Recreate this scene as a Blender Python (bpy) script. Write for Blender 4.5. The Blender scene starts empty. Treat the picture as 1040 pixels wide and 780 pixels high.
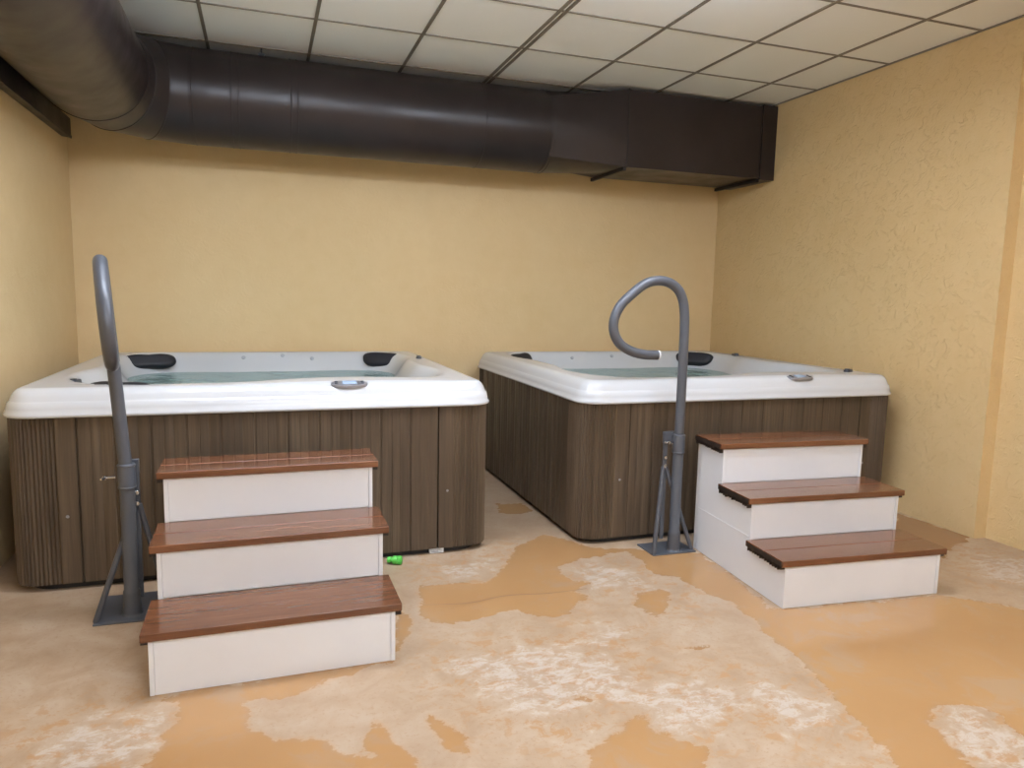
import bpy, bmesh, math, random
import numpy as np
from mathutils import Vector, Matrix
random.seed(7)
C = bpy.context.scene.collection
SC = bpy.context.scene
# ---------------------------------------------------------------- camera
cam_d = bpy.data.cameras.new('camera'); cam = bpy.data.objects.new('camera', cam_d); C.objects.link(cam)
cam_d.sensor_width = 36.0; cam_d.sensor_fit = 'HORIZONTAL'; cam_d.lens = 36.0*730.73/1040; cam_d.clip_start = 0.05
YAW, PITCH, ROLL = 0.3344, 0.1215, 0.022
fw = Vector((math.sin(YAW)*math.cos(PITCH), math.cos(YAW)*math.cos(PITCH), -math.sin(PITCH)))
rt = Vector((math.cos(YAW), -math.sin(YAW), 0)); up = rt.cross(fw)
r2 = rt*math.cos(ROLL) + up*math.sin(ROLL); u2 = -rt*math.sin(ROLL) + up*math.cos(ROLL)
m = Matrix((r2, u2, -fw)).transposed().to_4x4(); m.translation = (-3.814, -5.553, 1.3168)
cam.matrix_world = m
SC.camera = cam
# ---------------------------------------------------------------- world and exposure
w = bpy.data.worlds.new('world'); SC.world = w; w.use_nodes = True
w.node_tree.nodes['Background'].inputs[0].default_value = (0.8, 0.85, 0.9, 1)
w.node_tree.nodes['Background'].inputs[1].default_value = 0.2
SC.view_settings.view_transform = 'Standard'; SC.view_settings.look = 'None'
SC.view_settings.exposure = 0.0; SC.view_settings.gamma = 1.0; SC.view_settings.use_curve_mapping = False
LIGHT_POWER = 33.0
LIGHT_COL = (0.905, 1.0, 1.19)
# ceiling light panels: centre x, y (out of view, hung below the ceiling grid)
H = 2.8413
GX = [-0.4129 - 0.61*i for i in range(0, 4)] + [-0.4129 - 0.61*i - 0.0355 for i in range(3, 8)]
GY = [-1.1509 + 0.6327 - 0.6327*j for j in range(0, 14)]
# (x, y, turned crosswise, relative strength)
LIGHTS = [(-3.75, -2.73, True), (-2.05, -3.1, True), (-3.5, -5.8, True), (-1.9, -5.8, True), (-2.6, -8.0, True)]
# ---------------------------------------------------------------- helpers
def mat(name, col=(.5,.5,.5), rough=.5, metal=0, spec=.5, coat=0, coat_r=.1):
    m = bpy.data.materials.new(name); m.use_nodes = True
    b = m.node_tree.nodes['Principled BSDF']
    b.inputs['Base Color'].default_value = (*col, 1); b.inputs['Roughness'].default_value = rough
    b.inputs['Metallic'].default_value = metal; b.inputs['Specular IOR Level'].default_value = spec
    b.inputs['Coat Weight'].default_value = coat; b.inputs['Coat Roughness'].default_value = coat_r
    return m
class NT:
    def __init__(s, m): s.t = m.node_tree; s.b = s.t.nodes['Principled BSDF']
    def n(s, k, **kw):
        o = s.t.nodes.new(k)
        for a, v in kw.items():
            if a.startswith('_'): setattr(o, a[1:], v)
            else: o.inputs[a.replace('__', ' ')].default_value = v
        return o
    def l(s, a, b): s.t.links.new(a, b)
    def coords(s, scale=(1,1,1), space='Object'):
        tc = s.n('ShaderNodeTexCoord'); mp = s.n('ShaderNodeMapping'); mp.inputs['Scale'].default_value = scale
        s.l(tc.outputs[space], mp.inputs['Vector']); return mp.outputs[0]
    def noise(s, vec, scale, detail=4, rough=.55, dist=0):
        o = s.n('ShaderNodeTexNoise'); o.inputs['Scale'].default_value = scale; o.inputs['Detail'].default_value = detail
        o.inputs['Roughness'].default_value = rough; o.inputs['Distortion'].default_value = dist
        s.l(vec, o.inputs['Vector']); return o.outputs['Fac']
    def ramp(s, fac, stops):
        o = s.n('ShaderNodeValToRGB'); cr = o.color_ramp
        while len(cr.elements) < len(stops): cr.elements.new(.5)
        for e, (p, c) in zip(cr.elements, stops): e.position = p; e.color = (*c, 1) if len(c) == 3 else c
        s.l(fac, o.inputs[0]); return o.outputs['Color']
    def rng(s, v, a, b, c, d, smooth=False):
        o = s.n('ShaderNodeMapRange'); o.inputs[1].default_value = a; o.inputs[2].default_value = b
        o.inputs[3].default_value = c; o.inputs[4].default_value = d
        if smooth: o.interpolation_type = 'SMOOTHSTEP'
        s.l(v, o.inputs[0]); return o.outputs[0]
    def math(s, op, a, b=None):
        o = s.n('ShaderNodeMath'); o.operation = op
        for i, v in enumerate((a, b)):
            if v is None: continue
            if isinstance(v, (int, float)): o.inputs[i].default_value = v
            else: s.l(v, o.inputs[i])
        return o.outputs[0]
    def mix(s, f, a, b):
        o = s.n('ShaderNodeMix'); o.data_type = 'RGBA'
        for i, v in ((0, f), (6, a), (7, b)):
            if isinstance(v, (int, float)): o.inputs[i].default_value = v
            elif isinstance(v, tuple): o.inputs[i].default_value = (*v, 1)
            else: s.l(v, o.inputs[i])
        return o.outputs[2]
    def bump(s, h, strength, dist):
        o = s.n('ShaderNodeBump'); o.inputs['Strength'].default_value = strength; o.inputs['Distance'].default_value = dist
        s.l(h, o.inputs['Height']); s.l(o.outputs[0], s.b.inputs['Normal']); return o
def obj(name, bm, m, parent=None, smooth=False, loc=None, bevel=0, seg=2):
    me = bpy.data.meshes.new(name)
    bmesh.ops.recalc_face_normals(bm, faces=bm.faces)
    bm.to_mesh(me); bm.free()
    if smooth:
        for p in me.polygons: p.use_smooth = True
    o = bpy.data.objects.new(name, me); C.objects.link(o)
    if isinstance(m, (list, tuple)):
        for x in m: me.materials.append(x)
    else: me.materials.append(m)
    if parent: o.parent = parent
    if loc: o.location = loc
    if bevel:
        b = o.modifiers.new('bevel', 'BEVEL'); b.width = bevel; b.segments = seg; b.limit_method = 'ANGLE'; b.angle_limit = math.radians(50)
        for p in me.polygons: p.use_smooth = True
        o.modifiers.new('wn', 'WEIGHTED_NORMAL')
    return o
def auto(o, ang=35):
    me = o.data
    bm = bmesh.new(); bm.from_mesh(me)
    for e in bm.edges:
        if len(e.link_faces) == 2 and e.calc_face_angle(0) > math.radians(ang): e.smooth = False
    for f in bm.faces: f.smooth = True
    bm.to_mesh(me); bm.free(); return o
def thing(name, label, cat, loc=(0,0,0), rz=0, group=None):
    o = bpy.data.objects.new(name, None); C.objects.link(o); o.empty_display_size = .1
    o.location = loc; o.rotation_euler = (0, 0, rz); o['label'] = label; o['category'] = cat
    if group: o['group'] = group
    return o
def struct(o): o['kind'] = 'structure'; return o
def box(bm, x0, x1, y0, y1, z0, z1, mi=0):
    v = [bm.verts.new((x, y, z)) for x in (x0, x1) for y in (y0, y1) for z in (z0, z1)]
    for q in ((0,1,3,2), (4,6,7,5), (0,4,5,1), (2,3,7,6), (0,2,6,4), (1,5,7,3)):
        f = bm.faces.new([v[i] for i in q]); f.material_index = mi
def prism(bm, poly, axis, a, b):
    def P(p, t):
        return {'x': (t, p[0], p[1]), 'y': (p[0], t, p[1]), 'z': (p[0], p[1], t)}[axis]
    A = [bm.verts.new(P(p, a)) for p in poly]; B = [bm.verts.new(P(p, b)) for p in poly]
    n = len(poly)
    bm.faces.new(A); bm.faces.new(B[::-1])
    for i in range(n): bm.faces.new((A[i], B[i], B[(i+1) % n], A[(i+1) % n]))
def ringloft(bm, rings, closed=True, cap0=False, cap1=False):
    vs = [[bm.verts.new(p) for p in r] for r in rings]; n = len(vs[0])
    for a, b in zip(vs, vs[1:]):
        for i in range(n if closed else n-1):
            j = (i+1) % n
            bm.faces.new((a[i], a[j], b[j], b[i]))
    if cap0: bm.faces.new(vs[0][::-1])
    if cap1: bm.faces.new(vs[-1])
    return vs
def tube(bm, pts, r, seg=16, caps=True):
    pts = [Vector(p) for p in pts]; n = len(pts)
    rs = r if isinstance(r, (list, tuple)) else [r]*n
    t0 = (pts[1]-pts[0]).normalized(); ref = Vector((0,0,1)) if abs(t0.z) < .9 else Vector((0,1,0))
    nrm = t0.cross(ref).normalized(); rings = []
    for i, p in enumerate(pts):
        t = ((pts[min(i+1, n-1)]-pts[max(i-1, 0)])).normalized()
        nrm = (nrm - t*nrm.dot(t)).normalized(); bn = t.cross(nrm)
        rings.append([p + (nrm*math.cos(2*math.pi*k/seg) + bn*math.sin(2*math.pi*k/seg))*rs[i] for k in range(seg)])
    ringloft(bm, rings, True, caps, caps)
def lathe(bm, prof, seg=24, M=None):
    rings = [[(r*math.cos(2*math.pi*k/seg), r*math.sin(2*math.pi*k/seg), z) for k in range(seg)] for r, z in prof]
    if M: rings = [[M @ Vector(p) for p in r] for r in rings]
    ringloft(bm, rings, True, True, True)
def catmull(P, k=6):
    P = [Vector(p) for p in P]; Q = [P[0]*2-P[1]] + P + [P[-1]*2-P[-2]]; out = []
    for i in range(1, len(Q)-2):
        a, b, c, d = Q[i-1:i+3]
        for j in range(k):
            t = j/k
            out.append(.5*((2*b)+(c-a)*t+(2*a-5*b+4*c-d)*t*t+(3*b-a-3*c+d)*t**3))
    out.append(P[-1]); return out
def rrect(hx, hy, r, n=10, flat=6):
    """closed outline of a rounded rectangle, counter-clockwise, even number of points per stretch"""
    pts = []
    for cx, cy, a0 in ((hx-r, hy-r, 0), (-hx+r, hy-r, 90), (-hx+r, -hy+r, 180), (hx-r, -hy+r, 270)):
        arc = [(cx+r*math.cos(math.radians(a0+90*k/n)), cy+r*math.sin(math.radians(a0+90*k/n))) for k in range(n+1)]
        if pts:
            p, q = pts[-1], arc[0]
            pts += [(p[0]+(q[0]-p[0])*k/flat, p[1]+(q[1]-p[1])*k/flat) for k in range(1, flat)]
        pts += arc
    p, q = pts[-1], pts[0]
    pts += [(p[0]+(q[0]-p[0])*k/flat, p[1]+(q[1]-p[1])*k/flat) for k in range(1, flat)]
    return pts
# ---------------------------------------------------------------- materials
def wall_mat(name, c1, c2, bs=.5):
    m = mat(name, c1, .72, spec=.25); t = NT(m); v = t.coords()
    big = t.noise(v, 1.3, 3); mid = t.noise(v, 9, 5, .6)
    f = t.math('ADD', t.math('MULTIPLY', big, .6), t.math('MULTIPLY', mid, .4))
    t.l(t.ramp(f, [(.35, c1), (.65, c2)]), t.b.inputs['Base Color'])
    h1 = t.noise(v, 38, 6, .65, .6); h2 = t.noise(v, 7, 3, .5)
    crest = t.rng(t.noise(v, 14, 4, .6, 1.5), .52, .66, 0, 1, True)
    h = t.math('ADD', t.math('MULTIPLY', h1, .5), t.math('ADD', t.math('MULTIPLY', h2, .9), t.math('MULTIPLY', crest, .35)))
    t.bump(h, bs, .012); return m
M_wall = wall_mat('tan_stucco', (.69, .505, .265), (.73, .55, .305), .18)
M_wallR = wall_mat('tan_rough_stucco_shaded', (.655, .465, .225), (.69, .505, .26), .65)  # same tan paint, base colour darkened for the grazing light on this wall
M_tile = mat('ceiling_tile', (.60, .575, .52), .9, spec=.1)
t = NT(M_tile); v = t.coords(); t.bump(t.noise(v, 160, 3, .7), .3, .002)
t.l(t.ramp(t.noise(v, 1.5, 3), [(.3, (.88, .875, .82)), (.7, (.91, .905, .85))]), t.b.inputs['Base Color'])
M_grid = mat('grid_metal', (.20, .17, .13), .5)
M_duct = mat('dark_brown_duct_paint', (.037, .026, .024), .34, spec=.38)
t = NT(M_duct); v = t.coords()
t.l(t.ramp(t.noise(v, 2.5, 4), [(.35, (.021, .015, .014)), (.65, (.030, .022, .021))]), t.b.inputs['Base Color'])
t.l(t.rng(t.noise(v, 6, 4), .3, .7, .28, .42), t.b.inputs['Roughness']); t.bump(t.noise(v, 5, 2), .15, .01)
M_seam = mat('duct_seam', (.012, .009, .009), .5)
M_acr = mat('white_acrylic', (.555, .565, .57), .2, spec=.45, coat=.1, coat_r=.06)
M_white = mat('white_vinyl', (.80, .80, .78), .35, spec=.4)
t = NT(M_white); v = t.coords(); t.l(t.ramp(t.noise(v, 3, 4), [(.3, (.74, .76, .79)), (.7, (.78, .80, .83))]), t.b.inputs['Base Color'])
M_pillow = mat('black_pillow_foam', (.016, .016, .02), .55, spec=.4)
M_cap = mat('grey_plastic', (.045, .05, .06), .35)
M_chrome = mat('steel', (.62, .62, .62), .25, metal=1)
M_bezel = mat('silver_plastic', (.32, .33, .36), .3, metal=.6)
M_jet = mat('pale_jet_plastic', (.36, .38, .40), .3)
M_disp = mat('blue_grey_display', (.36, .47, .62), .25)
M_black = mat('black_plinth', (.012, .011, .011), .6)
M_label = mat('white_label', (.75, .75, .74), .5)
M_ink = mat('grey_print', (.2, .2, .2), .6)
M_green = mat('green_plastic', (.10, .50, .07), .35)
M_rail = mat('grey_powder_coat', (.078, .083, .095), .38, spec=.5)
t = NT(M_rail); v = t.coords(); t.bump(t.noise(v, 260, 2), .08, .001)
M_capw = mat('white_tube_end', (.7, .7, .7), .4)
def skirt_mat():
    m = mat('brown_skirt', (.1, .07, .05), .42, spec=.4); t = NT(m)
    v = t.coords((1, 1, .03)); a = t.noise(v, 55, 5, .65); b = t.noise(v, 7, 3, .5); c = t.noise(t.coords((1,1,.3)), 3, 3)
    f = t.math('ADD', t.math('MULTIPLY', a, .5), t.math('ADD', t.math('MULTIPLY', b, .3), t.math('MULTIPLY', c, .2)))
    t.l(t.ramp(f, [(.32, (.043, .029, .018)), (.5, (.082, .056, .034)), (.68, (.150, .107, .066))]), t.b.inputs['Base Color'])
    t.l(t.rng(a, .3, .7, .36, .52), t.b.inputs['Roughness']); t.bump(a, .25, .002); return m
M_skirt = skirt_mat()
def wood_mat():
    m = mat('wet_brown_board', (.2, .08, .04), .2, spec=.5, coat=.25, coat_r=.05); t = NT(m)
    v = t.coords((.06, 1, 1)); a = t.noise(v, 60, 5, .7); b = t.noise(t.coords((.25, 1, 1)), 7, 4); 
    f = t.math('ADD', t.math('MULTIPLY', a, .6), t.math('MULTIPLY', b, .4))
    t.l(t.ramp(f, [(.33, (.10, .036, .015)), (.5, (.145, .056, .024)), (.66, (.20, .082, .038))]), t.b.inputs['Base Color'])
    t.l(t.rng(t.noise(t.coords((.4,1,1)), 4, 3), .4, .62, .12, .26), t.b.inputs['Roughness'])
    t.bump(a, .06, .001); return m
M_wood = wood_mat()
M_wooddk = mat('dark_board_end', (.02, .012, .008), .6)
def water_mat():
    m = bpy.data.materials.new('spa_water'); m.use_nodes = True; nt = m.node_tree; nt.nodes.clear()
    out = nt.nodes.new('ShaderNodeOutputMaterial'); mx = nt.nodes.new('ShaderNodeMixShader')
    tr = nt.nodes.new('ShaderNodeBsdfTransparent'); tr.inputs[0].default_value = (.68, .99, .97, 1)
    gl = nt.nodes.new('ShaderNodeBsdfGlossy'); gl.inputs['Roughness'].default_value = .03; gl.inputs['Color'].default_value = (.95, 1, 1, 1)
    fr = nt.nodes.new('ShaderNodeFresnel'); fr.inputs[0].default_value = 1.33
    tc = nt.nodes.new('ShaderNodeTexCoord'); no = nt.nodes.new('ShaderNodeTexNoise'); no.inputs['Scale'].default_value = 9; no.inputs['Detail'].default_value = 3
    bp = nt.nodes.new('ShaderNodeBump'); bp.inputs['Strength'].default_value = .35; bp.inputs['Distance'].default_value = .03
    L = nt.links.new
    L(tc.outputs['Object'], no.inputs['Vector']); L(no.outputs['Fac'], bp.inputs['Height'])
    L(bp.outputs[0], gl.inputs['Normal']); L(bp.outputs[0], fr.inputs['Normal'])
    L(fr.outputs[0], mx.inputs[0]); L(tr.outputs[0], mx.inputs[1]); L(gl.outputs[0], mx.inputs[2])
    # thin foam floating on the surface
    n2 = nt.nodes.new('ShaderNodeTexNoise'); n2.inputs['Scale'].default_value = 2.2; n2.inputs['Detail'].default_value = 6; n2.inputs['Roughness'].default_value = .65
    mr = nt.nodes.new('ShaderNodeMapRange'); mr.inputs[1].default_value = .5; mr.inputs[2].default_value = .75; mr.inputs[3].default_value = .22; mr.inputs[4].default_value = .6
    df = nt.nodes.new('ShaderNodeBsdfDiffuse'); df.inputs[0].default_value = (.50, .72, .70, 1); m2 = nt.nodes.new('ShaderNodeMixShader')
    L(tc.outputs['Object'], n2.inputs['Vector']); L(n2.outputs['Fac'], mr.inputs[0]); L(mr.outputs[0], m2.inputs[0])
    L(mx.outputs[0], m2.inputs[1]); L(df.outputs[0], m2.inputs[2]); L(m2.outputs[0], out.inputs[0])
    return m
M_water = water_mat()
M_emit = bpy.data.materials.new('light_diffuser'); M_emit.use_nodes = True
_b = M_emit.node_tree.nodes['Principled BSDF']; _b.inputs['Base Color'].default_value = (.8,.8,.8,1)
_b.inputs['Emission Color'].default_value = (*LIGHT_COL, 1); _b.inputs['Emission Strength'].default_value = LIGHT_POWER
# ================================================================ SETTING
# ---- floor: fine sheet carrying the shapes of the worn and painted patches (metres)
TAN = {'main': [(-3.172, -2.457), (-2.849, -2.49), (-2.708, -2.325), (-2.496, -2.043), (-2.372, -1.944), (-2.275, -2.038), (-2.188, -2.208), (-2.065, -2.273), (-1.648, -2.42), (-1.705, -2.817), (-1.731, -3.145), (-1.898, -3.066), (-1.946, -2.772), (-1.945, -2.686), (-2.041, -2.62), (-2.033, -2.46), (-2.042, -2.341), (-2.133, -2.33), (-2.251, -2.341), (-2.473, -2.418), (-2.485, -2.532), (-2.478, -2.608), (-2.384, -2.635), (-2.515, -2.714), (-2.477, -2.77), (-2.61, -2.909), (-2.754, -2.925), (-2.804, -2.812), (-2.959, -2.846), (-3.14, -2.868), (-3.216, -2.79), (-3.182, -2.631)], 'p2': [(-2.3, -2.897), (-2.216, -2.789), (-2.096, -2.777), (-2.091, -2.87), (-2.191, -2.97), (-2.289, -3.071), (-2.3, -2.999)], 'right': [(-1.898, -3.066), (-1.947, -3.369), (-1.941, -3.531), (-2.033, -3.764), (-2.044, -3.918), (-2.086, -4.045), (-2.127, -4.112), (-2.181, -4.182), (-1.957, -4.252), (-1.861, -4.1), (-1.818, -3.982), (-1.741, -3.931), (-1.588, -3.966), (-1.615, -4.176), (-0.799, -3.612), (-0.687, -3.45), (-0.759, -3.322), (-0.908, -3.223), (-1.03, -3.199), (-1.731, -3.145)], 'botl': [(-4.082, -3.165), (-4.104, -3.374), (-4.151, -3.467), (-4.163, -3.565), (-3.455, -3.786), (-3.491, -3.689), (-3.626, -3.579), (-3.724, -3.471), (-3.896, -3.383), (-3.9, -3.233), (-3.391, -3.104), (-3.403, -3.071), (-4.188, -3.115)], 'b2': [(-3.331, -3.491), (-3.257, -3.536), (-3.252, -3.695), (-3.305, -3.683), (-3.326, -3.588)], 'b3': [(-3.006, -3.219), (-2.953, -3.25), (-2.975, -3.342), (-3.022, -3.342)], 'b4': [(-2.934, -3.793), (-2.731, -3.686), (-2.662, -3.777), (-2.602, -3.871), (-2.689, -4.024), (-3.024, -3.92)], 'b5': [(-3.315, -2.664), (-3.246, -2.781), (-3.29, -2.92), (-3.368, -3.036), (-3.386, -3.076)], 'b6': [(-3.524, -3.432), (-3.46, -3.506), (-3.43, -3.73), (-3.555, -3.754)], 'gap': [(-2.455, -1.31), (-2.257, -1.316), (-2.234, -1.521), (-2.372, -1.547), (-2.476, -1.478)], 'gap2': [(-2.367, -1.708), (-2.304, -1.706), (-2.343, -1.79), (-2.398, -1.775)], 'wetw': [(-0.001, -2.138), (0.012, -2.633), (-0.327, -2.789), (-0.461, -2.843), (-0.369, -2.439)], 'b7': [(-2.366, -3.606), (-2.309, -3.61), (-2.354, -3.709), (-2.406, -3.717)], 'b8': [(-2.339, -3.244), (-2.199, -3.303), (-2.218, -3.362), (-2.345, -3.325)], 'b9': [(-2.915, -3.44), (-2.792, -3.49), (-2.701, -3.597), (-2.837, -3.586), (-2.902, -3.536)]}
WHT = {'w1': [(-4.444, -3.477), (-4.436, -3.232), (-4.337, -3.211), (-4.231, -3.205), (-4.087, -3.17), (-4.103, -3.359), (-4.148, -3.485), (-4.176, -3.561)], 'w2': [(-2.664, -3.148), (-2.561, -3.092), (-2.497, -3.155), (-2.525, -3.271), (-2.642, -3.298)], 'w3': [(-2.658, -3.517), (-2.468, -3.522), (-2.333, -3.616), (-2.325, -3.712), (-2.604, -3.795), (-2.711, -3.681)], 'w4': [(-2.277, -3.566), (-2.137, -3.675), (-2.043, -3.885), (-2.085, -4.04), (-2.183, -3.95), (-2.306, -3.833)], 'w5': [(-2.516, -2.459), (-2.251, -2.341), (-2.098, -2.577), (-1.997, -2.852), (-2.181, -3.064), (-2.259, -2.777), (-2.456, -2.776)], 'w6': [(-0.22, -2.819), (0.028, -3.04), (-0.376, -3.319), (-0.526, -3.09)], 'w7': [(-3.091, -2.421), (-3.082, -2.164), (-2.884, -2.178), (-2.711, -2.124), (-2.511, -2.023), (-2.713, -2.296), (-2.858, -2.438)], 'w8': [(-3.306, -3.038), (-3.074, -3.027), (-2.751, -3.036), (-2.525, -3.271), (-2.463, -3.576), (-2.766, -3.719), (-3.036, -3.737), (-3.201, -3.474), (-3.314, -3.253)], 'w9': [(-1.741, -3.949), (-1.599, -3.975), (-1.663, -4.209), (-1.797, -4.302), (-1.983, -4.244)]}

def vnoise(x, y, s, seed):
    rs = np.random.RandomState(seed); g = rs.rand(256, 256)
    x = x*s + 100; y = y*s + 100
    xi = np.floor(x).astype(int); yi = np.floor(y).astype(int); fx = x-xi; fy = y-yi
    fx = fx*fx*(3-2*fx); fy = fy*fy*(3-2*fy)
    G = lambda a, b: g[a % 256, b % 256]
    return (G(xi, yi)*(1-fx)+G(xi+1, yi)*fx)*(1-fy)+(G(xi, yi+1)*(1-fx)+G(xi+1, yi+1)*fx)*fy
def sdpoly(x, y, P):
    P = np.array(P); d = np.full(x.shape, 1e9); ins = np.zeros(x.shape, bool); n = len(P)
    for i in range(n):
        a = P[i]; b = P[(i+1) % n]; e = b-a
        wx = x-a[0]; wy = y-a[1]; tt = np.clip((wx*e[0]+wy*e[1])/(e@e+1e-12), 0, 1)
        d = np.minimum(d, (wx-e[0]*tt)**2+(wy-e[1]*tt)**2)
        c = ((a[1] > y) != (b[1] > y)) & (x < (b[0]-a[0])*(y-a[1])/(b[1]-a[1]+1e-12)+a[0]); ins ^= c
    return np.where(ins, 1, -1)*np.sqrt(d)
def build_floor():
    st = .02; xs = np.arange(-5.1, .3, st); ys = np.arange(-4.6, .1, st)
    X, Y = np.meshgrid(xs, ys); nx, ny = len(xs), len(ys)
    V = np.zeros((nx*ny+4, 3)); V[:nx*ny, 0] = X.ravel(); V[:nx*ny, 1] = Y.ravel()
    ex = xs[-1]; ey = ys[0]
    V[nx*ny:] = [(-5.1, -9.1, 0), (ex, -9.1, 0), (ex, ey, 0), (-5.1, ey, 0)]
    I = np.arange(nx*ny).reshape(ny, nx)
    F = np.stack([I[:-1, :-1], I[:-1, 1:], I[1:, 1:], I[1:, :-1]], -1).reshape(-1, 4)
    F = np.concatenate([F, [[nx*ny, nx*ny+1, nx*ny+2, nx*ny+3]]])
    me = bpy.data.meshes.new('floor'); me.from_pydata(V.tolist(), [], F.tolist())
    x = V[:, 0]; y = V[:, 1]
    wx = x + .05*(vnoise(x, y, 9, 1)-.5) + .03*(vnoise(x, y, 26, 2)-.5)
    wy = y + .05*(vnoise(x, y, 9, 3)-.5) + .03*(vnoise(x, y, 26, 4)-.5)
    tan = np.full(x.shape, -1.)
    for k, P in TAN.items(): tan = np.maximum(tan, sdpoly(wx, wy, P) - (.03 if k in ('b3', 'b7', 'b8', 'b9', 'gap2') else 0))
    wht = np.full(x.shape, -1.)
    for k, P in WHT.items(): wht = np.maximum(wht, sdpoly(wx, wy, P) - (.10 if k == 'w8' else .05 if k in ('w5', 'w7') else 0))
    for nm, a in (('paint', tan), ('scrape', wht), ('wet', sdpoly(wx, wy, TAN['wetw']))):
        at = me.attributes.new(nm, 'FLOAT', 'POINT'); at.data.foreach_set('value', a.astype(np.float32))
    me.materials.append(floor_mat()); o = bpy.data.objects.new('floor', me); C.objects.link(o); return struct(o)
def floor_mat():
    m = mat('painted_concrete', (.5, .35, .2), .3, spec=.5); t = NT(m); v = t.coords()
    def attr(n): 
        o = t.n('ShaderNodeAttribute'); o.attribute_name = n; return o.outputs['Fac']
    n1 = t.noise(t.coords((.8, 1.25, 1)), 20, 7, .75, .4); n2 = t.noise(v, 6, 5, .65, .5); n3 = t.noise(v, 1.6, 4, .5); n4 = t.noise(v, 60, 4, .7)
    sd = t.math('ADD', attr('paint'), t.math('MULTIPLY', t.math('SUBTRACT', n1, .5), .09))
    P = t.math('MULTIPLY', t.rng(sd, -.014, .016, 0, 1, True), t.rng(n2, .30, .44, .72, 1, True))
    sw = t.math('ADD', attr('scrape'), t.math('MULTIPLY', t.math('SUBTRACT', n2, .5), .55))
    Wt = t.math('MULTIPLY', t.rng(sw, -.02, .07, 0, 1, True), t.rng(n1, .44, .58, .05, .9, True))
    worn = t.ramp(n2, [(.3, (.34, .225, .135)), (.5, (.40, .285, .185)), (.72, (.45, .345, .245))])
    flecks = t.rng(n4, .55, .66, 0, 1, True)
    worn = t.mix(t.math('MULTIPLY', flecks, .6), worn, (.33, .20, .105))
    paint = t.ramp(n3, [(.3, (.37, .20, .083)), (.7, (.42, .24, .105))])
    isl = t.math('MULTIPLY', t.rng(t.noise(t.coords((1, 1.3, 1)), 15, 8, .75, .5), .52, .58, 0, .9, True), t.rng(attr('scrape'), -.3, -.02, 0, 1, True))
    paint = t.mix(t.math('MULTIPLY', t.rng(n2, .48, .62, 0, 1, True), t.rng(n3, .42, .58, 0, .42, True)), paint, (.36, .265, .18))
    worn = t.mix(isl, worn, paint)
    c = t.mix(P, worn, paint)
    c = t.mix(t.math('MULTIPLY', Wt, t.rng(P, 0, 1, .72, .12)), c, (.53, .48, .42))
    # dark scuffs
    sc = t.rng(t.noise(t.coords((1, 2.2, 1)), 7, 6, .75, 1.2), .62, .74, 0, .22, True)
    c = t.mix(sc, c, (.22, .13, .07))
    wet = t.rng(attr('wet'), -.03, .03, 0, 1, True)
    c = t.mix(t.math('MULTIPLY', wet, .6), c, (.24, .115, .055))
    t.l(c, t.b.inputs['Base Color'])
    r = t.math('ADD', t.rng(P, 0, 1, .42, .16), t.math('MULTIPLY', t.math('SUBTRACT', n2, .5), .15))
    t.l(r, t.b.inputs['Roughness'])
    h = t.math('ADD', t.math('MULTIPLY', P, -.3), t.math('MULTIPLY', n1, .4))
    t.bump(h, .22, .004); return m
floor = build_floor()
# crack that runs across the painted patch
bm = bmesh.new(); cp = [(-3.19, -2.665), (-3.0, -2.70), (-2.82, -2.672), (-2.63, -2.700), (-2.44, -2.700)]; cpv = catmull([(a, b, 0) for a, b in cp], 8)
wd = [0.0012+.0012*math.sin(math.pi*i/(len(cpv)-1))+.0008*random.random() for i in range(len(cpv))]
A = [bm.verts.new((p.x, p.y+w_, .0008)) for p, w_ in zip(cpv, wd)]; B = [bm.verts.new((p.x, p.y-w_, .0008)) for p, w_ in zip(cpv, wd)]
for i in range(len(A)-1): bm.faces.new((B[i], B[i+1], A[i+1], A[i]))
crack = obj('trim_2', bm, mat('crack', (.16, .08, .035), .7)); struct(crack)
# ---- walls
def wallbox(name, x0, x1, y0, y1, z0, z1, mm):
    bm = bmesh.new(); box(bm, x0, x1, y0, y1, z0, z1); return struct(obj(name, bm, mm))
wallbox('wall_back', -5.15, .25, 0, .15, 0, 2.95, M_wall)
wallbox('wall_left', -5.15, -5.0, -9.15, 0, 0, 2.95, M_wall)
bm = bmesh.new(); prism(bm, [(0, 0), (0, -2.665), (.081, -2.672), (.081, -9.15), (.25, -9.15), (.25, 0)], 'z', 0, 2.95)
struct(obj('wall_right', bm, M_wallR))
wallbox('wall_front', -5.15, .25, -9.15, -9.0, 0, 2.95, M_wall)
# ---- ceiling tiles and the grid they lie in
bm = bmesh.new()
gx = sorted([-5.0, .081] + GX); gy = sorted([0.0, -9.0] + [g for g in GY if g > -8.99])
def is_panel(x, y): return False
for a, b in zip(gx, gx[1:]):
    for c, d in zip(gy, gy[1:]):
        if is_panel((a+b)/2, (c+d)/2): continue
        if b-a < .1: z = H
        else: z = H
        box(bm, a+.001, b-.001, c+.001, d-.001, z, z+.016)
box(bm, -5.0, .081, -9.0, 0, H+.08, H+.12)
struct(obj('ceiling', bm, M_tile))
bm = bmesh.new()
for x in GX: box(bm, x-.0095, x+.0095, -9, 0, H-.006, H+.004)
for y in GY:
    if y > -9: box(bm, -5, .081, y-.007, y+.007, H-.005, H+.003)
box(bm, -.012, 0, -2.66, 0, H-.008, H+.002); box(bm, .069, .081, -9, -2.67, H-.008, H+.002)
box(bm, -5, -4.988, -9, 0, H-.008, H+.002); box(bm, -5, 0, -.012, 0, H-.008, H+.002)
struct(obj('trim_1', bm, M_grid))
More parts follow.
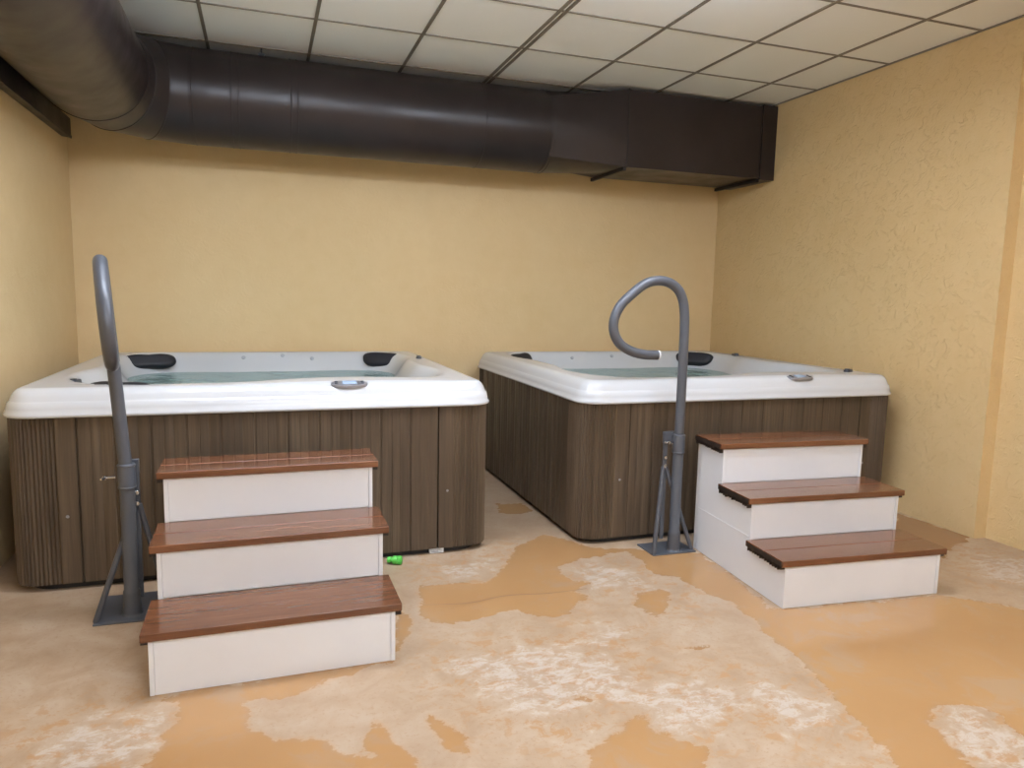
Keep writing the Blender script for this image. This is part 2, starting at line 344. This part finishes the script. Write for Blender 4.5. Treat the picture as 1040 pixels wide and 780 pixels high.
# ---- ceiling lights (out of view, hung on added stems so their tops brighten the ceiling)
where = ['nearest the left wall, near row', 'over the floor between both steps', 'middle row, left side', 'middle row, right side', 'farthest from the tubs']
for (x, yc, cross), wh in zip(LIGHTS, where):
    th = thing('ceiling_light', 'long white ceiling light on two short stems, ' + wh, 'ceiling light', (x, yc, H-.15), math.pi/2 if cross else 0, 'long ceiling lights')
    L2 = .61
    for s_ in (-.4, .4):
        bm = bmesh.new(); box(bm, -.012, .012, s_-.012, s_+.012, -.008, .15); obj('stem', bm, M_white, th)
    bm = bmesh.new()
    box(bm, -.05, .05, -L2, L2, -.022, -.008); box(bm, -.14, .14, -L2, -L2+.02, -.095, -.022); box(bm, -.14, .14, L2-.02, L2, -.095, -.022)
    obj('frame', bm, M_white, th)
    bm = bmesh.new(); prism(bm, [(-.135, -.030), (-.13, -.07), (-.10, -.09), (.10, -.09), (.13, -.07), (.135, -.030), (.05, -.0225), (-.05, -.0225)], 'y', -L2+.021, L2-.021); obj('diffuser', bm, M_emit, th)
# ================================================================ HOT TUBS
ZT = .885; ZR = .772; WL = .757
def hot_tub(W, loc, label, pillows, caps, panel, screws, sticker=None, jets=()):
    hx, hy = W/2, 1.02
    th = thing('hot_tub', label, 'hot tub', loc, 0, 'hot tubs')
    # --- shell
    cx1, cx2 = hx-.57, hy-.50
    def sd(x, y):
        qx = abs(x)-(hx-.20-.30); fy = -hy+.13; by = hy-.09
        yc = (fy+by)/2; hh = (by-fy)/2-.02
        qy = abs(y-yc)-(hh-.30)
        d = -(math.hypot(max(qx, 0), max(qy, 0))+min(max(qx, qy), 0)-.30)
        for sx in (-1, 1):
            for yy in (by-.41, fy+.46):
                d2 = .415-math.hypot(x-sx*(hx-.565), y-yy)
                k = .08; h_ = max(k-abs(d-d2), 0)/k; d = max(d, d2)+h_*h_*k*.25
        if panel:
            e = math.hypot((x-panel[0])/.46, (y+hy-.02)/.25)
            d2 = (e-1)*.34
            k = .10; h_ = max(k-abs(d-d2), 0)/k; d = min(d, d2)-h_*h_*k*.25
        return d
    D_ = [0, .008, .02, .04, .06, .09, .13, .18, .25, .33, .52, .60, .68, .74, 2]; Z_ = [0, .002, .010, .034, .065, .112, .165, .23, .33, .42, .44, .46, .72, .78, .79]
    def hgt(x, y):
        d = sd(x, y); z = ZT - float(np.interp(max(d, 0), D_, Z_))
        if panel:
            b = math.hypot((x-panel[0])/.55, (y+hy-.16)/.2); z += .008*max(0, 1-b*b)**1 if d < .03 else 0
        return z
    bm = bmesh.new(); rings = []
    for ins, z in ((.05, ZR+.01), (.05, ZR-.008), (.003, ZR-.008), (-.001, ZR-.003), (-.001, ZR+.006), (.005, ZR+.011), (.008, ZR+.030), (.014, ZR+.052), (.020, ZR+.057), (.023, ZR+.062), (.030, ZR+.080), (.040, ZR+.096), (.053, ZR+.107), (.068, ZR+.112)):
        rings.append([(x, y, z) for x, y in rrect(hx-ins, hy-ins, max(.125-ins, .05), 12, 22)])
    base = rrect(hx-.085, hy-.085, .055, 12, 22)
    N = 96
    for k in range(N):
        s = 1-k/N
        rings.append([(x*s, y*s, hgt(x*s, y*s)) for x, y in base])
    vs = ringloft(bm, rings, True, False, True)
    sh = obj('shell', bm, M_acr, th, smooth=True); auto(sh, 60)
    # --- water
    wp = []
    for x, y in base:
        s = .2
        while s < .98 and hgt(x*s, y*s) < WL: s += .004
        wp.append((x*(s+.003), y*(s+.003)))
    bm = bmesh.new(); ringloft(bm, [[(x*k, y*k, 0) for x, y in wp] for k in (1, .8, .6, .4, .2)], True, False, True)
    wa = obj('water', bm, M_water, None, loc=(loc[0], loc[1], WL)); 
    wa['kind'] = 'stuff'; wa['label'] = 'clear pale teal water filling the ' + ('left' if loc[0] < -3 else 'right') + ' hot tub'; wa['category'] = 'water'
    # --- plinth
    bm = bmesh.new(); ringloft(bm, [[(x, y, z) for x, y in rrect(hx-i, hy-i, .13, 8, 4)] for i, z in ((.05, 0), (.05, .05))], True, True, True)
    obj('plinth', bm, M_black, th)
    # --- skirt
    SX, SY = hx-.014, hy-.020; CL = .27; R0 = .10; z0, z1 = .03, ZR-.009
    def ribbon(path, m=M_skirt, nm='skirt_panel'):
        """path of (x, y, nx, ny, depth)"""
        bm = bmesh.new()
        o = [(x+nx*d, y+ny*d) for x, y, nx, ny, d in path]; i = [(x-nx*.022, y-ny*.022) for x, y, nx, ny, d in path]
        def row(P, z): return [bm.verts.new((a, b, z)) for a, b in P]
        a, b = row(o, z0), row(o, z1); c, d = row(i, z0), row(i, z1)
        for k in range(len(o)-1):
            bm.faces.new((a[k], a[k+1], b[k+1], b[k])); bm.faces.new((c[k+1], c[k], d[k], d[k+1]))
            bm.faces.new((a[k+1], a[k], c[k], c[k+1])); bm.faces.new((b[k], b[k+1], d[k+1], d[k]))
        bm.faces.new((a[0], b[0], d[0], c[0])); bm.faces.new((a[-1], c[-1], d[-1], b[-1]))
        return auto(obj(nm, bm, m, th), 28)
    for sx, sy, ax in ((0, -1, 'x'), (0, 1, 'x'), (-1, 0, 'y'), (1, 0, 'y')):
        L = (SX if ax == 'x' else SY)-CL-.002; n = round(2*L/.148); pw = 2*L/n; path = []
        for k in range(n):
            s0 = -L+k*pw
            for f, d in ((0, -.005), (.004, -.005), (.007, 0), (.35*pw, 0), (.35*pw+.003, -.0016), (.35*pw+.006, 0), (.62*pw, .0), (.62*pw+.003, -.0012), (.62*pw+.006, 0), (pw-.006, 0), (pw-.003, -.005)):
                s = s0+f
                path.append((s, sy*SY, 0, sy, d) if ax == 'x' else (sx*SX, s, sx, 0, d))
        ribbon(path)
    for sx in (-1, 1):
        for sy in (-1, 1):
            path = []; flat = CL-R0; arc = R0*math.pi/2; tot = 2*flat+arc; n = 150
            for k in range(n+1):
                s = tot*k/n
                if s < flat: x, y, nx, ny = SX-CL+s, SY, 0, 1
                elif s > flat+arc: x, y, nx, ny = SX, SY-R0-(s-flat-arc), 1, 0
                else:
                    a = (s-flat)/R0; nx, ny = math.sin(a), math.cos(a); x, y = SX-R0+R0*nx, SY-R0+R0*ny
                rib = 0
                e = min(s, tot-s)
                if e > .075: rib = -.006*(.5-.5*math.cos((s-.075)/.0165*2*math.pi))
                path.append((x*sx, y*sy, nx*sx, ny*sy, rib+.001))
            cp_ = ribbon(path, nm='corner_panel')
            if sy < 0:
                for zz in screws:
                    bm = bmesh.new(); lathe(bm, [(.0001, .002), (.006, .002), (.007, 0), (.006, -.001)], 10, Matrix.Translation((sx*(SX-CL+.045), -SY-.002, zz)) @ Matrix.Rotation(math.pi/2, 4, 'X'))
                    obj('screw', bm, M_bezel, cp_)
    # --- head pillows on the sloped inner wall
    for px, py, az, kind, pz, tl in pillows:
        bm = bmesh.new(); n = 40; Wp, Hp = (.165, .052) if kind == 'bean' else (.15, .060)
        out = []
        for k in range(n):
            a = 2*math.pi*k/n; c, s = math.cos(a), math.sin(a)
            x = math.copysign(abs(c)**.6, c)*Wp; z = math.copysign(abs(s)**.75, s)*Hp
            if kind == 'bean': z *= 1-.16*math.exp(-(x/.06)**2); x += .0
            else: x *= (1.0+.12*(z/Hp)); z = z*(1-.12*math.exp(-(x/.07)**2)) if z < 0 else z*.9
            out.append((x, z))
        rg = [[(x*s, y, z*s) for x, z in out] for s, y in ((.93, .02), (.98, .005), (1, -.01), (.97, -.022), (.88, -.032), (.70, -.037), (.4, -.036))]
        Mx = Matrix.Translation((px, py, pz)) @ Matrix.Rotation(math.radians(az), 4, 'Z') @ Matrix.Rotation(math.radians(-tl), 4, 'X')
        rg = [[Mx @ Vector(p) for p in r] for r in rg]
        ringloft(bm, rg, True, True, True); o = auto(obj('head_pillow', bm, M_pillow, th), 50)
        o['label'] = 'black foam head pillow'
    for cxp, cyp, az in caps:
        bm = bmesh.new(); Mx = Matrix.Translation((cxp, cyp, hgt(cxp, cyp)-.007)) @ Matrix.Rotation(math.radians(az), 4, 'Z')
        o2 = rrect(.042, .019, .018, 5, 2)
        ringloft(bm, [[Mx @ Vector((x*s, y*s, z)) for x, y in o2] for s, z in ((1.02, -.012), (1, .012), (.94, .019), (.8, .022))], True, True, True)
        k_ = auto(obj('air_control', bm, M_cap, th), 40); k_['label'] = 'dark grey oval air control cap'
        bm = bmesh.new(); ringloft(bm, [[Mx @ Vector((x*.4-.016, y*.7, z)) for x, y in o2] for z in (.015, .027)], True, True, True)
        obj('lever', bm, M_cap, k_)
    if panel:
        zp = 0; Mp = Matrix.Translation((panel[0], panel[1], .880)) @ Matrix.Rotation(math.radians(14), 4, 'X'); panel = (0, 0)
        def ell(a, b, n=36, p=.85): return [(math.copysign(abs(math.cos(2*math.pi*k/n))**p, math.cos(2*math.pi*k/n))*a, math.copysign(abs(math.sin(2*math.pi*k/n))**p, math.sin(2*math.pi*k/n))*b) for k in range(n)]
        bm = bmesh.new(); ringloft(bm, [[(x*s+panel[0], y*s+panel[1], zp+z) for x, y in ell(.088, .036)] for s, z in ((1, -.008), (1, .003), (.95, .0065), (.8, .007))], True, True, True); bm.transform(Mp)
        pa = auto(obj('control_panel', bm, M_bezel, th), 40)
        bm = bmesh.new(); box(bm, panel[0]-.034, panel[0]+.034, panel[1]-.017, panel[1]+.020, zp+.004, zp+.0095); bm.transform(Mp); obj('display', bm, M_disp, pa, bevel=.002)
        for bx_ in (-.062, .062):
            for by_ in (-.009, .012):
                bm = bmesh.new(); lathe(bm, [(.008, .004), (.0085, .0085), (.006, .010)], 14, Mp @ Matrix.Translation((panel[0]+bx_, panel[1]+by_, zp))); obj('button', bm, M_cap, pa, smooth=True)
    for jx, jy in jets:
        e = .004; gx_ = (hgt(jx+e, jy)-hgt(jx-e, jy))/(2*e); gy_ = (hgt(jx, jy+e)-hgt(jx, jy-e))/(2*e)
        nn = Vector((-gx_, -gy_, 1)).normalized(); Mx = Matrix.Translation(Vector((jx, jy, hgt(jx, jy)))) @ nn.to_track_quat('Z', 'Y').to_matrix().to_4x4()
        bm = bmesh.new(); lathe(bm, [(.014, -.004), (.014, .003), (.011, .0045), (.007, .001), (.006, .002), (.003, .003)], 18, Mx)
        obj('jet', bm, M_jet, th, smooth=True)
    if sticker:
        bm = bmesh.new(); box(bm, sticker-.036, sticker+.036, -hy+.026, -hy+.052, .004, .029); st_ = obj('maker_label', bm, M_label, th); st_['label'] = 'small white printed label'
        bm = bmesh.new()
        for zz, x0, x1 in ((.024, -.03, .02), (.019, -.03, .03), (.013, -.028, .008), (.009, -.03, .026)): box(bm, sticker+x0, sticker+x1, -hy+.0252, -hy+.027, zz-.0012, zz+.0012)
        obj('print', bm, M_ink, st_)
    return th
hxL, hxR = 1.055, 1.04
TL = (-3.785, -1.085, 0); TR = (-1.188, -1.175, 0)
hot_tub(2.16, TL, 'white and brown hot tub on the left, three steps in front of its left half', 
        [(-.745, .79, 17, 'bean', .832, 32), (.795, .785, -30, 'trap', .832, 30), (-.64, -.845, 160, 'bean', .842, 32)],
        [(-.885, -.56, 75), (.965, .33, 80)], (.36, -.962), (.33,), sticker=.79, jets=[(-.16, .87), (.10, .88), (.30, .87)])
hot_tub(2.135, TR, 'white and brown hot tub on the right, in the corner against the right wall',
        [(-.80, .72, 42, 'bean', .838, 32), (.755, .755, -45, 'trap', .832, 30)],
        [(.93, .45, 80), (.90, -.76, 25)], (.35, -.962), (.35,), jets=[(-.48, .85), (-.30, .87), (.05, .87)])
# ================================================================ STEPS
def spa_steps(loc, rz, label, W=.80):
    th = thing('spa_steps', label, 'steps', loc, rz, 'spa steps in front of the tubs')
    zt = (.190, .389, .590); t = .027; d = (0, .272, .538); D = .78; ox = .022; oy = .012
    prof = [(0, 0), (D, 0), (D, zt[2]), (d[2], zt[2]), (d[2], zt[1]+.001), (d[1], zt[1]+.001), (d[1], zt[0]+.001), (0, zt[0]+.001)]
    prof = [(0, 0), (D, 0), (D, zt[2]), (d[2], zt[2]), (d[2], zt[1]), (d[1], zt[1]), (d[1], zt[0]), (0, zt[0])]
    for xa in (0, W-.016):
        bm = bmesh.new(); prism(bm, prof, 'x', xa, xa+.016); sp = obj('side_panel', bm, M_white, th, bevel=.002)
        bm = bmesh.new(); xx = -.002 if xa == 0 else W; box(bm, xx, xx+.002, .285, D-.01, .228, .231); box(bm, xx, xx+.002, D-.008, D, 0, zt[2]-.002)
        obj('seam_strip', bm, M_white, sp)
    for k in range(3):
        z0 = 0 if k == 0 else zt[k-1]+t
        bm = bmesh.new(); box(bm, .0165, W-.0165, d[k]+.002, d[k]+.018, z0, zt[k]); obj('riser', bm, M_white, th, bevel=.0015)
    bm = bmesh.new(); box(bm, .0165, W-.0165, D-.018, D-.002, 0, zt[2]); obj('back_panel', bm, M_white, th)
    for k in range(3):
        ya = d[k]-oy; yb = (d[k+1] if k < 2 else D)
        yb -= .0005; bm = bmesh.new(); mid = (ya+yb)/2
        # one tread of two boards with a fine groove between, slightly lipped front edge
        zz = zt[k]; T = zz+t
        poly = [(ya, zz), (yb, zz), (yb, T), (mid+.0025, T), (mid+.0015, T-.003), (mid-.0015, T-.003), (mid-.0025, T), (ya+.003, T), (ya, T-.003)]
        prism(bm, poly, 'x', -ox, W+ox)
        tr = obj('tread', bm, M_wood, th, bevel=.0015)
        # dark strips on the board ends with an uneven fringe of teeth below
        for side in (-1, 1):
            bm = bmesh.new(); x0, x1 = (-ox-.0012, -ox) if side < 0 else (W+ox, W+ox+.0012)
            n = int((yb-ya)/.019)
            for q in range(n):
                y0 = ya+.012+q*.019
                box(bm, x0, x1, y0-.002, y0+.015, zz+.001, T-.005)
                xr = (-ox+.001, -.001) if side < 0 else (W+.001, W+ox-.001)
                hh_ = .013+.008*random.random(); box(bm, (-ox if side < 0 else W+.001), (-.001 if side < 0 else W+ox), y0+.003, y0+.0085, zz-hh_, zz)
            obj('end_fringe', bm, M_wooddk, tr)
    return th
spa_steps((-4.184, -3.102, 0), .008, 'three-tread white and brown steps before the left tub')
spa_steps((-1.714, -3.136, 0), -.078, 'three-tread white and brown steps by the right tub, white side showing', .815)
# ================================================================ HANDRAILS
def handrail(pole, plate, label, loop_dir, lean, bracket_side, knob, feet):
    th = thing('handrail', label, 'handrail', (pole[0], pole[1], 0), 0, 'tub handrails')
    x0, x1, y0, y1 = plate
    bm = bmesh.new(); prism(bm, [(x0, y0), (x1, y0-.006), (x1, y1), (x0, y1)], 'z', 0, .007); obj('base_plate', bm, M_rail, th, bevel=.002)
    bm = bmesh.new(); lathe(bm, [(.040, .007), (.036, .012), (.031, .095), (.0315, .10), (.031, .105), (.0275, .112), (.0275, .53)], 28); auto(obj('lower_post', bm, M_rail, th), 30)
    bm = bmesh.new(); lathe(bm, [(.0275, .525), (.032, .528), (.032, .622), (.031, .626), (.025, .628)], 28); co = auto(obj('collar', bm, M_rail, th), 30)
    bm = bmesh.new(); lathe(bm, [(.0325, .5295), (.0335, .531), (.0335, .535), (.0325, .537)], 28); obj('collar_ring', bm, M_rail, co, smooth=True); bm = bmesh.new(); lathe(bm, [(.0325, .617), (.0335, .619), (.0335, .622), (.0325, .624)], 28); obj('collar_ring', bm, M_rail, co, smooth=True)
    # upper tube with its bent loop
    loop = [(0, .60), (0, .80), (0, 1.0), (-.002, 1.16), (-.006, 1.24), (-.020, 1.315), (-.052, 1.368), (-.104, 1.400), (-.17, 1.409), (-.239, 1.391), (-.31, 1.340), (-.372, 1.280), (-.402, 1.212), (-.398, 1.148), (-.361, 1.092), (-.297, 1.057), (-.227, 1.041), (-.15, 1.037)]
    pts = []
    for s, z in catmull([(a, 0, b) for a, b in loop], 5) and [(p.x, p.z) for p in catmull([(a, 0, b) for a, b in loop], 5)]:
        x, y = -s*loop_dir[0], -s*loop_dir[1]
        x += lean[0]*(z-.58); y += lean[1]*(z-.58)
        pts.append((x, y, z))
    bm = bmesh.new(); tube(bm, pts, .0243, 20); ut = auto(obj('grab_loop', bm, M_rail, th), 60)
    e = Vector(pts[-1]); dd = (e-Vector(pts[-2])).normalized()
    bm = bmesh.new(); tube(bm, [e-dd*.002, e+dd*.006, e+dd*.009], [.0248, .0248, .020], 20); obj('end_cap', bm, M_capw, ut, smooth=False)['label'] = 'white plastic tube end cap'
    # bracket behind the post
    bx, by = bracket_side
    bm = bmesh.new(); box(bm, bx-.011, bx+.011, by-.006, by+.006, .06, .62); 
    box(bm, min(bx-.012, 0), max(bx+.012, 0), by-.012, by+.012, .575, .635); br = obj('bracket', bm, M_rail, th, bevel=.002)
    for zz in (.50, .455):
        bm = bmesh.new(); Mx = Matrix.Translation((bx, by-.006, zz)) @ Matrix.Rotation(math.pi/2, 4, 'X')
        lathe(bm, [(.011, 0), (.011, .007), (.009, .009), (.005, .0095), (.005, .014), (.002, .0145)], 6, Mx); obj('bolt', bm, M_chrome, br)
    for fx, fy in feet:
        bm = bmesh.new(); a = Vector((bx+(.006 if fx > bx else -.006), by, .45)); b = Vector((fx, fy, .012))
        tube(bm, [a, a.lerp(b, .5), b, b+Vector((0, 0, -.005))], .0115, 10); auto(obj('brace', bm, M_rail, th), 50)
    # wing screw
    kx, ky, kz, ka = knob
    Mx = Matrix.Translation((kx, ky, kz)) @ Matrix.Rotation(ka, 4, 'Z') @ Matrix.Rotation(math.pi/2, 4, 'Y')
    bm = bmesh.new(); lathe(bm, [(.005, -.030), (.005, 0), (.009, .001), (.009, .012), (.004, .014)], 12, Mx)
    for s in (-1, 1):
        tube(bm, [Mx @ Vector((0, s*.005, .005)), Mx @ Vector((0, s*.016, .014)), Mx @ Vector((0, s*.024, .017))], [.0045, .006, .004], 8)
    auto(obj('wing_screw', bm, M_chrome, th), 40)
    return th
handrail((-4.335, -2.43), (-.13, .135, -.072, .215), 'grey metal grab rail by the left tub, loop seen edge-on', (.165, -.986), (-.066, 0), (.028, .038), (-.068, -.005, .575, math.pi), [(-.122, -.045), (.128, .06)])
handrail((-1.787, -2.372), (-.145, .108, -.045, .13), 'grey metal grab rail by the right tub, teardrop loop facing the room', (-1, 0), (.004, 0), (-.056, .036), (-.052, -.008, .585, math.radians(200)), [(-.135, -.03), (.095, -.02)])
# ================================================================ AIR DUCT
def air_duct():
    yc, zc, R = -.42, 2.52, .289
    th = thing('air_duct', 'large dark brown air duct turning from the left wall along the back wall', 'duct', (-4.21, yc, zc-R))
    o0 = Vector((-4.21, yc, zc-R))
    def ring(c, ax, r=R, n=56):
        c = Vector(c); ax = Vector(ax).normalized(); s = Vector((0,0,1)); u = ax.cross(s).normalized()
        return [c + (u*math.cos(2*math.pi*k/n)+s*math.sin(2*math.pi*k/n))*r - o0 for k in range(n)]
    # straight run in three joined lengths
    xs = [-4.21, -3.62, -2.35, -1.86]
    for a, b in zip(xs, xs[1:]):
        bm = bmesh.new(); ringloft(bm, [ring((a, yc, zc), (1,0,0)), ring((b, yc, zc), (1,0,0))], True); pc = auto(obj('round_section', bm, M_duct, th), 60)
    for x in (-4.19, -3.97, -3.93, -3.62, -3.58, -2.35):
        bm = bmesh.new(); ringloft(bm, [ring((x-.006, yc, zc), (1,0,0), R-.001), ring((x-.003, yc, zc), (1,0,0), R+.0022), ring((x+.003, yc, zc), (1,0,0), R+.0022), ring((x+.006, yc, zc), (1,0,0), R-.001)], True)
        obj('joint_ring', bm, M_duct, th, smooth=True)
    # gored elbow: turns from along the back wall to along the left wall
    RB = .47; ex, ey = -4.21, yc-RB; n = 3
    segs = []
    for k in range(n+1):
        a = math.pi/2*k/n; segs.append(a)
    def mitre(a): # plane through the bend centre at angle a
        c = Vector((ex-RB*math.sin(a), ey+RB*math.cos(a), zc)); ax = Vector((math.cos(a), math.sin(a), 0)); return c, ax
    for k in range(n):
        ra = ring(*mitre(segs[k])); rb = ring(*mitre(segs[k+1]))
        bm = bmesh.new(); ringloft(bm, [ra, rb], True); auto(obj('elbow_gore', bm, M_duct, th), 60)
        c, ax = mitre(segs[k+1]); bm = bmesh.new()
        ringloft(bm, [ring(c-ax*.006, ax, R-.001), ring(c-ax*.002, ax, R+.004), ring(c+ax*.002, ax, R+.004), ring(c+ax*.006, ax, R-.001)], True); obj('joint_ring', bm, M_duct, th, smooth=True)
    fx = ex-RB
    for a, b in ((ey, -2.6), (-2.6, -4.8), (-4.8, -7.0), (-7.0, -9.0)):
        bm = bmesh.new(); ringloft(bm, [ring((fx, a, zc), (0,1,0)), ring((fx, b, zc), (0,1,0))], True); auto(obj('round_section', bm, M_duct, th), 60)
    # round to square transition and square section to the right wall
    X0, X1, X2 = -1.86, -1.29, -.135; bz0, bz1, by0, by1 = 2.268, 2.812, -.725, -.185
    n = 56; ra = ring((X0, yc, zc), (1,0,0)); sq = []
    for p in ra:
        q = p + o0; dy, dz = (q.y-yc), (q.z-zc); s = max(abs(dy), abs(dz)); dy /= s; dz /= s
        sq.append(Vector((X1, (by0+by1)/2+dy*(by1-by0)/2, (bz0+bz1)/2+dz*(bz1-bz0)/2)) - o0)
    bm = bmesh.new(); ringloft(bm, [ra, sq], True); auto(obj('transition', bm, M_duct, th), 25)
    for dx in (-.012, .018):
        bm = bmesh.new(); ringloft(bm, [ring((X0+dx-.004, yc, zc), (1,0,0), R-.001), ring((X0+dx, yc, zc), (1,0,0), R+.003), ring((X0+dx+.004, yc, zc), (1,0,0), R-.001)], True); obj('joint_ring', bm, M_seam, th, smooth=True)
    def fr(name, xa, xb, g, m_):
        bm = bmesh.new()
        O = [(by0-g, bz0-g), (by1+g, bz0-g), (by1+g, bz1+g), (by0-g, bz1+g)]; I = [(by0+.001, bz0+.001), (by1-.001, bz0+.001), (by1-.001, bz1-.001), (by0+.001, bz1-.001)]
        for P, Q in ((O, I),):
            for i in range(4):
                j = (i+1) % 4
                prism(bm, [P[i], P[j], Q[j], Q[i]], 'x', xa, xb)
        for v_ in bm.verts: v_.co -= o0
        return obj(name, bm, m_, th)
    bm = bmesh.new(); box(bm, X1+.004, X2, by0, by1, bz0, bz1)
    for v_ in bm.verts: v_.co -= o0
    obj('square_section', bm, M_duct, th, bevel=.003)
    fr('joint_frame', X1-.004, X1+.006, .003, M_seam)
    fr('wall_collar', X2, -.004, .008, M_duct)
    for xa, ln in ((X1-.012, 0), (X2-.004, .0)):
        bm = bmesh.new(); box(bm, xa-.010, xa+.012, by0+.012, by1+.03, bz0-.026, bz0-.001)
        for v_ in bm.verts: v_.co -= o0
        obj('bottom_flange', bm, M_seam, th)
    # hanger rod between ceiling and duct
    bm = bmesh.new(); tube(bm, [Vector((-3.79, -.50, H))-o0, Vector((-3.79, -.50, zc+R-.012))-o0], .005, 8); box(bm, -3.81-o0.x, -3.77-o0.x, -.50-.02-o0.y, -.50+.02-o0.y, zc+R-.02-o0.z, zc+R-.004-o0.z); obj('hanger', bm, M_seam, th)
    return th
air_duct()
# ---- long brown channel fixed along the top of the left wall
bm = bmesh.new()
prism(bm, [(-4.999, 2.262), (-4.945, 2.256), (-4.945, 2.375), (-4.999, 2.375)], 'y', -.15, -8.9)
prism(bm, [(-4.948, 2.250), (-4.939, 2.250), (-4.939, 2.268), (-4.948, 2.268)], 'y', -.16, -8.9)
o = obj('wall_channel', bm, M_duct, bevel=.0015); o['label'] = 'dark brown metal channel on the left wall beneath the duct'; o['category'] = 'metal channel'
# ---- small green fitting on the floor
th = thing('hose_fitting', 'small bright green plastic hose fitting on the floor under the left tub edge', 'hose fitting', (-3.222, -2.165, .0), math.radians(-22))
Mx = Matrix.Translation((0, 0, .021)) @ Matrix.Rotation(math.pi/2, 4, 'Y')
bm = bmesh.new(); pr_ = [(.012, -.040), (.015, -.036), (.0155, -.022), (.012, -.020), (.012, -.014), (.019, -.012), (.0205, -.008), (.0205, .006), (.019, .010)]
lathe(bm, pr_, 20, Mx); obj('body', bm, M_green, th, smooth=False); 
bm = bmesh.new(); lathe(bm, [(.0165, .010), (.0205, .014), (.0205, .028), (.016, .033), (.008, .034)], 20, Mx)
for k in range(8):
    a = 2*math.pi*k/8; c = Vector((math.cos(a)*.0195, math.sin(a)*.0195, 0)); tube(bm, [Mx @ (c+Vector((0,0,.013))), Mx @ (c+Vector((0,0,.029)))], .003, 6)
obj('cap', bm, M_green, th, smooth=False)
